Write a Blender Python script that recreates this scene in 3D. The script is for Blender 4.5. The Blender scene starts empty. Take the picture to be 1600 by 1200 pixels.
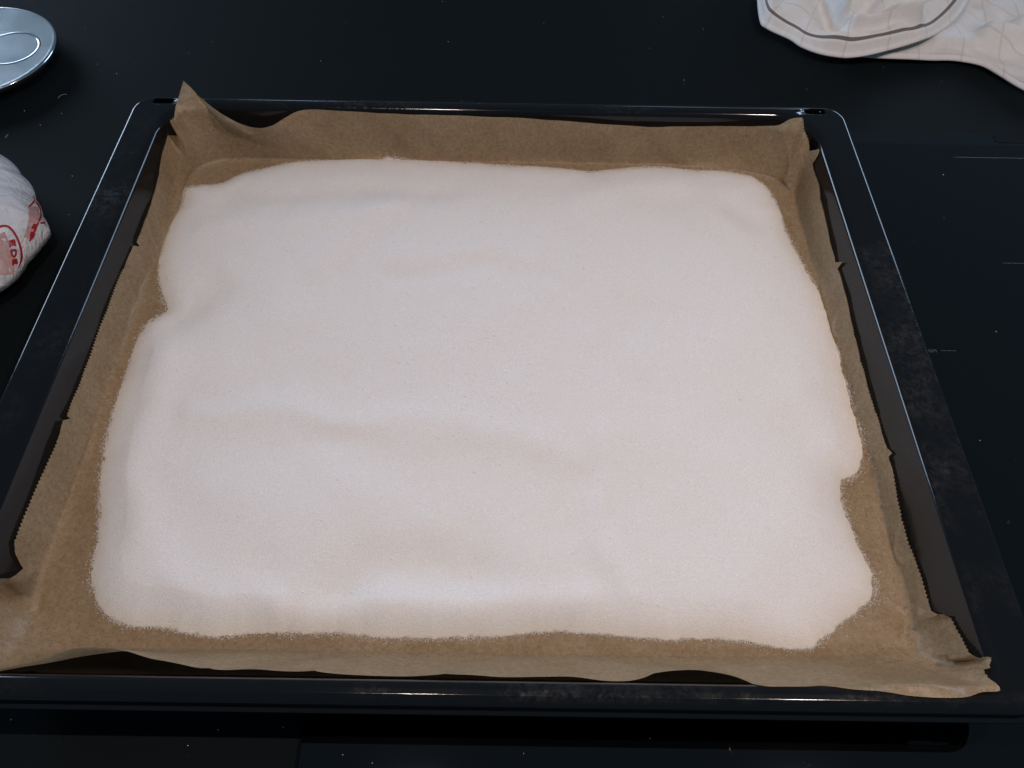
import bpy, bmesh, math, random
import numpy as np
from mathutils import Matrix, Vector, Euler

# ------------------------------------------------------------------ camera, light, exposure
scene = bpy.context.scene
col = scene.collection
CAM_LOC = (0.01648, -0.26577, 0.36608)
CAM_RPY = (0.610311, -0.003870, 0.018859)

MM = 0.001
cam_data = bpy.data.cameras.new("camera")
cam_data.sensor_width = 36.0
cam_data.lens = 36.0*1250/1600
cam_data.clip_start, cam_data.clip_end = 0.01, 50
cam = bpy.data.objects.new("camera", cam_data)
col.objects.link(cam)
cam.matrix_world = (Matrix.Translation(CAM_LOC) @ Matrix.Rotation(CAM_RPY[1], 4, 'Z')
                    @ Matrix.Rotation(CAM_RPY[0], 4, 'X') @ Matrix.Rotation(CAM_RPY[2], 4, 'Z'))
scene.camera = cam

world = bpy.data.worlds.new("World")
scene.world = world
world.use_nodes = True
bgn = world.node_tree.nodes["Background"]
bgn.inputs[0].default_value = (0.46, 0.72, 1.0, 1)     # dim room, blue with dusk light
bgn.inputs[1].default_value = 0.155


def area_light(name, loc, target, power, color, shape, sx, sy=None):
    d = bpy.data.lights.new(name, 'AREA')
    d.energy, d.color, d.shape, d.size = power, color, shape, sx
    if sy:
        d.size_y = sy
    o = bpy.data.objects.new(name, d)
    col.objects.link(o)
    o.location = loc
    o.rotation_euler = (Vector(target)-Vector(loc)).to_track_quat('-Z', 'Y').to_euler()
    return o


# two small warm twin spots under the hood, and two windows at the back of the kitchen
for lx, p in ((-0.096, 0.88), (0.398, 1.40)):
    for dx in (-0.013, 0.013):
        area_light("hood_spot", (lx+dx, -0.125, 0.80), (lx+dx, -0.10, 0), p, (1.0, 0.82, 0.735), 'DISK', 0.013)
area_light("window_light", (-1.75, 1.50, 0.45), (0, 0, 0), 21.0, (0.58, 0.76, 1.0), 'RECTANGLE', 1.1, 0.6)
area_light("window_light", (1.55, 1.75, 0.48), (0, 0, 0), 13.0, (0.52, 0.73, 1.0), 'RECTANGLE', 1.0, 0.6)

scene.view_settings.view_transform = 'Standard'
scene.view_settings.look = 'None'
scene.view_settings.exposure = 0.0
scene.view_settings.gamma = 1.0
scene.view_settings.use_curve_mapping = False
scene.cycles.max_bounces = 8

rng = np.random.default_rng(7)
random.seed(7)

# ------------------------------------------------------------------ measured shapes (mm, counter top is z = 0)
PAPER = [[-202.4,198.8,45.5,1],[-202.8,176.3,42.5,1],[-202.5,167.2,40.0,1],[-205.9,166.5,38.0,1],[-203.4,162.1,36.0,1],[-199.9,157.0,34.0,1],[-207.9,160.7,31.5,1],[-207.6,143.8,30.3,1],[-206.7,126.6,26.8,1],[-206.1,114.8,24.2,1],[-206.1,89.1,24.4,1],[-206.0,71.7,24.0,1],[-205.1,71.7,20.4,0],[-206.2,67.9,24.7,0],[-206.3,54.2,25.0,1],[-206.5,33.7,25.9,1],[-206.4,15.2,25.6,1],[-206.2,-14.8,24.7,1],[-206.2,-35.4,24.8,1],[-206.4,-51.6,25.6,1],[-205.4,-50.1,21.7,0],[-206.7,-54.9,26.8,0],[-206.5,-66.7,26.1,1],[-206.5,-84.5,26.2,1],[-206.6,-101.4,26.3,1],[-206.7,-112.9,26.6,1],[-206.6,-120.0,26.3,1],[-205.9,-124.0,23.5,0],[-204.2,-128.5,16.7,0],[-198.7,-138.0,31.0,2],[-203.8,-141.0,34.0,2],[-208.7,-146.6,36.0,2],[-207.3,-163.2,37.0,1],[-200.4,-182.7,37.0,1],[-193.0,-179.8,36.0,2],[-186.6,-177.7,35.0,2],[-172.8,-174.5,34.0,2],[-164.7,-170.4,32.0,2],[-152.8,-167.9,31.0,2],[-138.8,-169.3,32.0,2],[-123.9,-173.5,34.0,2],[-104.7,-176.8,35.0,2],[-84.1,-176.7,35.0,2],[-63.4,-177.2,35.0,2],[-42.6,-177.9,36.0,2],[-6.6,-178.6,36.0,2],[19.0,-178.8,36.0,2],[39.6,-178.5,36.0,2],[57.3,-179.5,37.0,2],[70.4,-178.0,36.0,2],[81.3,-174.8,34.0,2],[92.0,-173.6,33.0,2],[99.5,-174.6,34.0,2],[109.3,-177.2,35.0,2],[118.1,-181.3,38.0,2],[130.9,-181.1,38.0,2],[143.8,-180.2,38.0,2],[153.3,-181.6,39.0,2],[165.4,-183.0,39.5,2],[177.0,-184.6,41.0,2],[193.9,-185.1,42.0,2],[202.5,-183.3,41.0,2],[209.3,-182.5,43.0,2],[207.5,-178.1,42.0,1],[207.4,-173.6,40.0,1],[210.1,-173.1,41.0,0],[211.3,-169.5,39.0,0],[207.0,-167.4,37.0,0],[206.6,-165.1,35.0,1],[206.7,-158.9,32.0,1],[206.7,-153.3,30.0,1],[206.7,-149.4,29.0,1],[203.6,-146.5,26.0,0],[204.6,-141.5,18.3,0],[204.7,-137.6,18.7,1],[204.8,-127.9,19.3,1],[204.5,-110.2,17.8,1],[204.7,-90.8,18.8,1],[205.2,-74.3,20.7,1],[205.3,-64.8,21.1,0],[205.9,-64.5,23.7,0],[205.4,-60.2,21.4,0],[205.2,-48.7,21.0,1],[205.3,-21.0,21.3,1],[205.5,-4.7,22.1,1],[205.8,21.0,23.4,1],[206.3,38.3,25.2,1],[206.2,57.3,24.9,1],[206.1,59.7,24.5,0],[207.5,59.1,29.9,0],[206.1,64.0,24.3,0],[206.4,75.8,25.5,1],[206.8,98.4,27.2,1],[207.4,124.3,29.8,1],[207.2,140.7,28.6,1],[207.5,148.3,29.9,0],[209.3,146.4,37.1,0],[209.6,148.4,38.5,0],[207.8,155.7,31.1,0],[206.2,159.7,36.0,1],[203.0,164.0,41.0,1],[201.0,169.7,46.0,1],[193.4,169.5,45.0,2],[186.3,170.8,39.0,2],[162.0,175.6,34.4,2],[99.1,175.3,33.3,2],[56.9,175.9,35.6,2],[14.9,176.3,37.4,2],[-26.9,176.6,38.4,2],[-68.9,178.9,37.8,2],[-94.0,179.1,38.2,2],[-115.0,180.2,38.5,2],[-125.1,177.9,38.5,2],[-133.3,174.1,36.2,2],[-141.4,169.4,33.6,2],[-150.1,168.9,31.8,2],[-160.2,169.4,33.7,2],[-170.3,168.6,41.5,2],[-184.7,180.1,43.5,2],[-194.7,189.3,45.0,2]]
SUGAR = [[-197.7,121.8],[-199.7,105.4],[-199.9,85.7],[-198.4,69.5],[-193.5,54.0],[-187.2,41.6],[-184.3,33.3],[-190.8,26.9],[-194.8,17.4],[-195.1,-0.9],[-194.7,-18.3],[-194.6,-34.9],[-193.0,-54.7],[-189.6,-73.5],[-185.2,-91.2],[-180.3,-108.1],[-179.0,-121.1],[-175.6,-132.0],[-169.9,-141.0],[-162.0,-147.7],[-154.0,-150.5],[-136.4,-151.7],[-121.4,-154.4],[-109.8,-155.0],[-95.9,-152.8],[-84.4,-152.9],[-67.2,-152.7],[-52.8,-153.0],[-38.3,-154.5],[-9.6,-153.8],[7.6,-153.3],[24.8,-151.3],[42.1,-150.5],[59.4,-151.4],[76.6,-152.8],[91.0,-153.2],[105.4,-152.4],[122.6,-153.6],[139.3,-156.2],[152.3,-156.0],[158.8,-152.2],[167.5,-145.7],[177.9,-138.7],[185.9,-132.5],[189.1,-123.2],[188.0,-115.2],[185.7,-105.5],[184.2,-92.0],[183.8,-79.7],[186.6,-71.3],[194.5,-66.8],[199.4,-57.3],[201.4,-48.0],[202.3,-35.0],[201.9,-20.2],[201.9,-7.4],[202.2,5.5],[202.9,27.3],[202.4,45.3],[200.2,62.4],[196.2,75.4],[193.7,88.9],[190.8,105.7],[189.9,123.1],[188.4,138.2],[184.2,150.5],[175.0,159.8],[158.3,163.9],[136.7,164.7],[115.3,167.5],[97.8,166.4],[80.3,163.3],[67.2,161.7],[41.4,165.0],[15.4,166.3],[-19.5,168.7],[-50.0,170.5],[-71.7,171.1],[-89.1,170.9],[-106.5,169.2],[-132.0,166.0],[-148.3,160.3],[-164.2,153.5],[-177.0,143.7],[-191.2,141.5],[-198.7,137.6]]
RELIEF = [[[[-174.4,-6.9],[-172.9,-44.1],[-170.0,-77.8],[-160.3,-111.7],[-147.7,-130.3],[-123.8,-144.8],[-89.1,-147.8]],2.2,9],[[[-89.1,-147.8],[-38.0,-147.0],[7.4,-144.3],[47.6,-140.7]],2.6,8],[[[-52.2,-124.2],[-28.5,-125.3],[0.8,-121.8]],-3.0,13],[[[-149.1,-39.7],[-109.3,-39.0],[-61.9,-44.0],[-15.2,-48.2],[17.8,-56.1],[40.4,-68.7]],1.5,7],[[[-117.9,-62.3],[-46.3,-66.6],[18.1,-74.5]],-1.3,14],[[[58.7,-55.3],[60.3,-87.9],[66.1,-120.7],[77.0,-150.4]],1.4,6],[[[46.5,-81.2],[51.2,-120.9]],-1.2,12],[[[-82.7,63.9],[-71.2,80.0],[-55.8,102.5]],-1.2,7],[[[-92.5,66.3],[-83.5,85.2],[-68.4,107.9]],0.8,8],[[[-170.8,99.9],[-130.5,96.8],[-95.9,104.4],[-56.9,114.0]],1.3,7],[[[-164.5,126.2],[-115.6,127.4],[-66.5,128.6],[-25.6,132.6]],-1.6,8],[[[-161.9,44.4],[-173.1,29.6],[-178.8,26.2]],-2.2,11],[[[-51.7,59.4],[-6.4,64.0],[39.3,61.4]],-0.9,7],[[[-45.3,72.6],[0.7,78.9],[35.7,75.4]],0.9,8],[[[56.7,124.3],[90.4,138.4],[124.3,144.2]],1.3,8],[[[98.2,132.5],[114.2,126.9]],-1.2,10],[[[163.2,125.0],[171.6,113.5]],-1.8,9],[[[130.7,127.2],[136.3,106.9]],-1.0,9],[[[84.9,35.0],[76.9,-1.9],[85.8,-23.1]],-0.8,8],[[[158.1,-0.4],[145.5,-34.2],[162.8,-49.6]],-0.9,10],[[[167.3,-25.7],[178.5,-53.2]],1.2,10],[[[112.8,-80.0],[138.6,-113.2],[119.0,-144.0]],1.2,16],[[[-111.3,30.9],[-54.6,13.3],[2.4,23.8]],0.8,16],[[[-122.2,-114.3],[-98.9,-126.5]],-1.0,18]]
TOWEL_A = [[228.7,444.9],[217.8,392.3],[212.3,346.0],[216.8,333.4],[232.0,319.6],[239.9,308.5],[255.2,298.7],[279.0,295.1],[304.7,299.2],[332.2,309.4],[355.4,328.5],[375.9,353.7],[394.5,387.9],[418.3,440.3]]
TOWEL_B = [[285.6,304.8],[298.4,301.7],[312.0,300.4],[336.8,300.3],[357.1,301.7],[375.0,295.5],[385.8,283.3],[399.2,266.0],[420.0,244.8],[447.2,230.5]]
BAG = [[-370.1,142.3],[-360.0,157.8],[-341.8,164.8],[-322.0,157.4],[-302.6,139.0],[-285.8,117.0],[-275.6,101.6],[-266.9,88.9],[-269.1,78.5],[-272.9,65.7],[-274.6,51.8],[-279.0,43.7],[-289.6,33.2],[-306.1,29.0]]
CREASE = [[[[-194.2,-141.9],[-190.9,-122.1],[-185.9,-96.0],[-183.5,-78.6]],1.6,2.0],[[[-194.4,144.3],[-175.3,153.0],[-154.2,153.5]],1.5,4],[[[-193.5,125.9],[-183.0,160.4]],1.5,5],[[[194.6,147.5],[215.2,183.6]],1.5,5],[[[182.3,148.4],[213.3,157.4]],1.2,4],[[[183.8,-88.8],[190.4,-118.3],[199.9,-138.0]],1.2,3.0],[[[184.3,-136.8],[203.8,-139.4]],-0.4,6],[[[-193.1,-145.5],[-201.8,-144.3]],-2,5],[[[171.4,-144.9],[207.0,-158.4]],-1.2,9],[[[-196.0,106.8],[-192.1,79.0]],1.0,6]]
SLOT = [[[-220.6,190.2],[-207.2,190.6],[-206.0,185.8],[-219.3,185.5]],[[207.4,186.6],[221.4,186.6],[219.8,179.6],[206.4,179.2]]]
CRUMB = [[-328.9,332.5],[-339.1,225.2],[309.5,167.1],[237.2,266.8],[-105.9,-192.4],[-38.2,-205.2],[24.5,-200.7],[77.8,-194.2],[-340.5,195.5],[-195.3,-189.6],[-78.4,-191.0],[-50.8,-202.2],[266.0,-44.4],[299.5,30.1],[-311.6,222.9],[-304.1,283.6],[-322.1,209.5],[-281.8,156.0],[-285.9,271.8],[-223.4,315.9],[-134.2,292.6],[122.8,317.1],[145.5,275.6],[-271.8,119.0],[-37.1,321.3],[39.3,350.9],[168.9,345.4]]
LINT = [[[-319.8,240.6],[-319.4,243.6],[-317.6,245.2],[-314.8,245.3]],[[-341.6,194.6],[-341.5,196.7],[-340.9,198.8]],[[-69.7,-188.4],[-69.3,-194.6],[-68.6,-207.0]]]
PRINT_OVAL = [[[[-284.83,60.83,29.72],[-285.25,60.86,30.04],[-285.73,60.98,30.28]],[[-284.71,63.38,30.04],[-285.12,63.41,30.36],[-285.54,63.44,30.68]],[[-284.65,66.0,30.28],[-285.07,66.05,30.6],[-285.49,66.1,30.92]],[[-284.55,68.6,30.44],[-284.98,68.72,30.76],[-285.4,68.83,31.08]],[[-284.37,71.2,30.36],[-284.78,71.45,30.68],[-285.18,71.69,31.0]],[[-283.7,73.36,30.28],[-284.05,73.76,30.6],[-284.39,74.17,30.92]],[[-282.62,74.94,29.96],[-282.8,75.48,30.28],[-283.04,76.11,30.52]],[[-281.27,75.67,29.24],[-281.31,76.38,29.4],[-281.34,77.09,29.56]],[[-279.96,75.56,28.12],[-279.8,76.23,28.2],[-279.64,76.9,28.28]],[[-278.7,74.76,26.91],[-278.51,75.45,26.83],[-278.25,76.05,26.83]],[[-277.62,73.58,25.63],[-277.33,74.16,25.55],[-277.1,74.81,25.39]],[[-276.72,72.24,24.27],[-276.43,72.81,24.11],[-276.14,73.38,23.94]],[[-275.95,70.75,22.9],[-275.61,71.24,22.74],[-275.33,71.8,22.5]],[[-275.4,69.22,21.46],[-275.01,69.63,21.3],[-274.69,70.13,21.06]],[[-274.91,67.53,20.1],[-274.55,67.95,19.85],[-274.19,68.37,19.61]],[[-274.49,65.66,18.89],[-274.28,66.21,18.41],[-273.94,66.6,18.09]],[[-274.09,63.48,18.01],[-273.83,63.89,17.53],[-273.58,64.31,17.05]],[[-273.92,61.18,17.29],[-273.63,61.46,16.81],[-273.41,61.81,16.25]],[[-273.89,58.69,16.81],[-273.66,58.97,16.25],[-273.55,59.39,15.52]],[[-274.07,56.34,16.17],[-273.9,56.67,15.52],[-273.8,57.07,14.8]]],[[[-278.55,99.36,23.3],[-278.9,99.52,23.54],[-279.26,99.67,23.78]],[[-279.41,101.93,22.1],[-279.7,102.0,22.42],[-279.98,102.07,22.74]],[[-279.85,103.99,21.38],[-280.14,104.06,21.7],[-280.36,104.05,22.1]],[[-280.45,106.26,20.5],[-280.67,106.23,20.9],[-280.96,106.3,21.22]],[[-281.26,108.79,19.37],[-281.48,108.77,19.77],[-281.71,108.74,20.18]],[[-282.42,111.79,17.85],[-282.65,111.76,18.25],[-282.81,111.64,18.73]],[[-285.0,115.25,17.26],[-285.45,115.73,17.26],[-286.19,117.45,14.64]],[[-285.73,116.01,17.26],[-286.19,116.47,17.26],[-286.49,117.05,17.26]]],[[[-281.25,109.45,18.65],[-281.75,110.92,17.77],[-282.53,112.75,16.57]],[[-279.94,108.17,17.77],[-280.38,109.57,16.89],[-281.73,111.28,17.26]],[[-278.56,106.18,17.29],[-278.84,107.35,16.49],[-280.4,110.16,14.16]],[[-277.2,103.75,17.05],[-277.4,104.8,16.25],[-278.27,106.7,14.64]],[[-275.54,100.5,17.53],[-276.07,101.88,16.25],[-276.52,103.17,15.04]],[[-272.88,95.37,19.85],[-272.83,95.87,19.21],[-272.77,96.37,18.57]],[[-271.41,91.23,21.3],[-271.15,91.37,20.9],[-270.95,91.6,20.42]],[[-270.87,88.1,21.78],[-270.54,88.14,21.46],[-270.27,88.25,21.06]],[[-271.01,85.76,21.54],[-270.74,85.86,21.14],[-270.41,85.87,20.82]],[[-271.24,83.52,21.22],[-270.9,83.52,20.9],[-270.64,83.61,20.5]],[[-271.48,81.29,20.9],[-271.22,81.37,20.5],[-270.95,81.45,20.1]],[[-271.8,79.16,20.5],[-271.54,79.24,20.1],[-271.28,79.31,19.69]],[[-272.07,76.96,20.18],[-271.81,77.04,19.77],[-271.48,77.03,19.45]],[[-272.34,74.78,19.85],[-272.08,74.85,19.45],[-271.82,74.92,19.05]]],[[[-269.78,88.4,20.42],[-269.9,88.85,20.66],[-270.08,89.39,20.82]],[[-269.42,88.88,20.1],[-269.74,89.58,20.1],[-270.05,90.29,20.1]],[[-269.32,89.69,19.45],[-269.71,90.48,19.37],[-270.02,91.18,19.37]],[[-269.35,90.67,18.65],[-269.74,91.45,18.57],[-270.12,92.24,18.49]],[[-269.45,91.72,17.77],[-269.83,92.52,17.69],[-270.28,93.39,17.53]]]]
PRINT_FILL = [[[[-279.1,99.2,24.11],[-279.04,102.96,20.9],[-279.06,106.89,17.53]],[[-277.23,95.59,25.07],[-277.38,99.57,21.62],[-277.68,103.82,17.93]],[[-275.75,92.51,25.63],[-275.33,95.7,22.82],[-276.07,100.43,18.57]],[[-274.67,89.9,25.87],[-273.76,92.37,23.54],[-273.49,95.67,20.42]],[[-274.18,87.92,25.55],[-272.59,89.39,23.94],[-271.77,91.85,21.38]],[[-273.98,86.21,24.99],[-272.33,87.43,23.38],[-270.71,88.73,21.7]],[[-273.84,84.48,24.51],[-272.12,85.41,22.9],[-270.5,86.51,21.14]],[[-273.83,82.78,24.03],[-272.12,83.52,22.34],[-270.52,84.41,20.5]],[[-273.85,81.01,23.62],[-272.18,81.59,21.86],[-270.62,82.32,19.93]],[[-273.97,79.21,23.22],[-272.36,79.71,21.38],[-270.79,80.28,19.45]],[[-274.06,77.24,22.9],[-272.51,77.77,20.98],[-271.01,78.38,18.97]],[[-274.2,75.32,22.5],[-272.6,75.77,20.66],[-271.16,76.44,18.57]]],[[[-286.17,62.92,31.0],[-283.55,67.51,29.64],[-281.01,72.31,28.12]],[[-285.24,61.34,30.04],[-282.61,65.91,28.68],[-280.2,70.85,26.99]],[[-284.35,59.83,29.16],[-281.68,64.31,27.71],[-279.43,69.39,25.71]],[[-283.66,58.49,28.28],[-280.87,62.74,26.67],[-278.43,67.5,24.59]],[[-283.09,57.16,27.39],[-280.09,61.03,25.71],[-277.58,65.56,23.38]],[[-282.6,55.79,26.51],[-279.41,59.28,24.75],[-276.77,63.48,22.26]],[[-282.19,54.36,25.63],[-278.84,57.49,23.78],[-276.1,61.39,21.14]],[[-281.84,52.88,24.75],[-278.43,55.75,22.74],[-275.63,59.38,19.93]],[[-281.57,51.4,23.86],[-278.12,53.99,21.7],[-275.21,57.27,18.81]],[[-281.44,49.91,22.9],[-277.92,52.22,20.66],[-274.93,55.21,17.69]],[[-281.3,48.21,21.94],[-277.86,50.53,19.53],[-274.81,53.36,16.57]],[[-281.24,46.54,20.82],[-277.86,48.91,18.33],[-274.93,51.86,15.2]]]]
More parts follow.
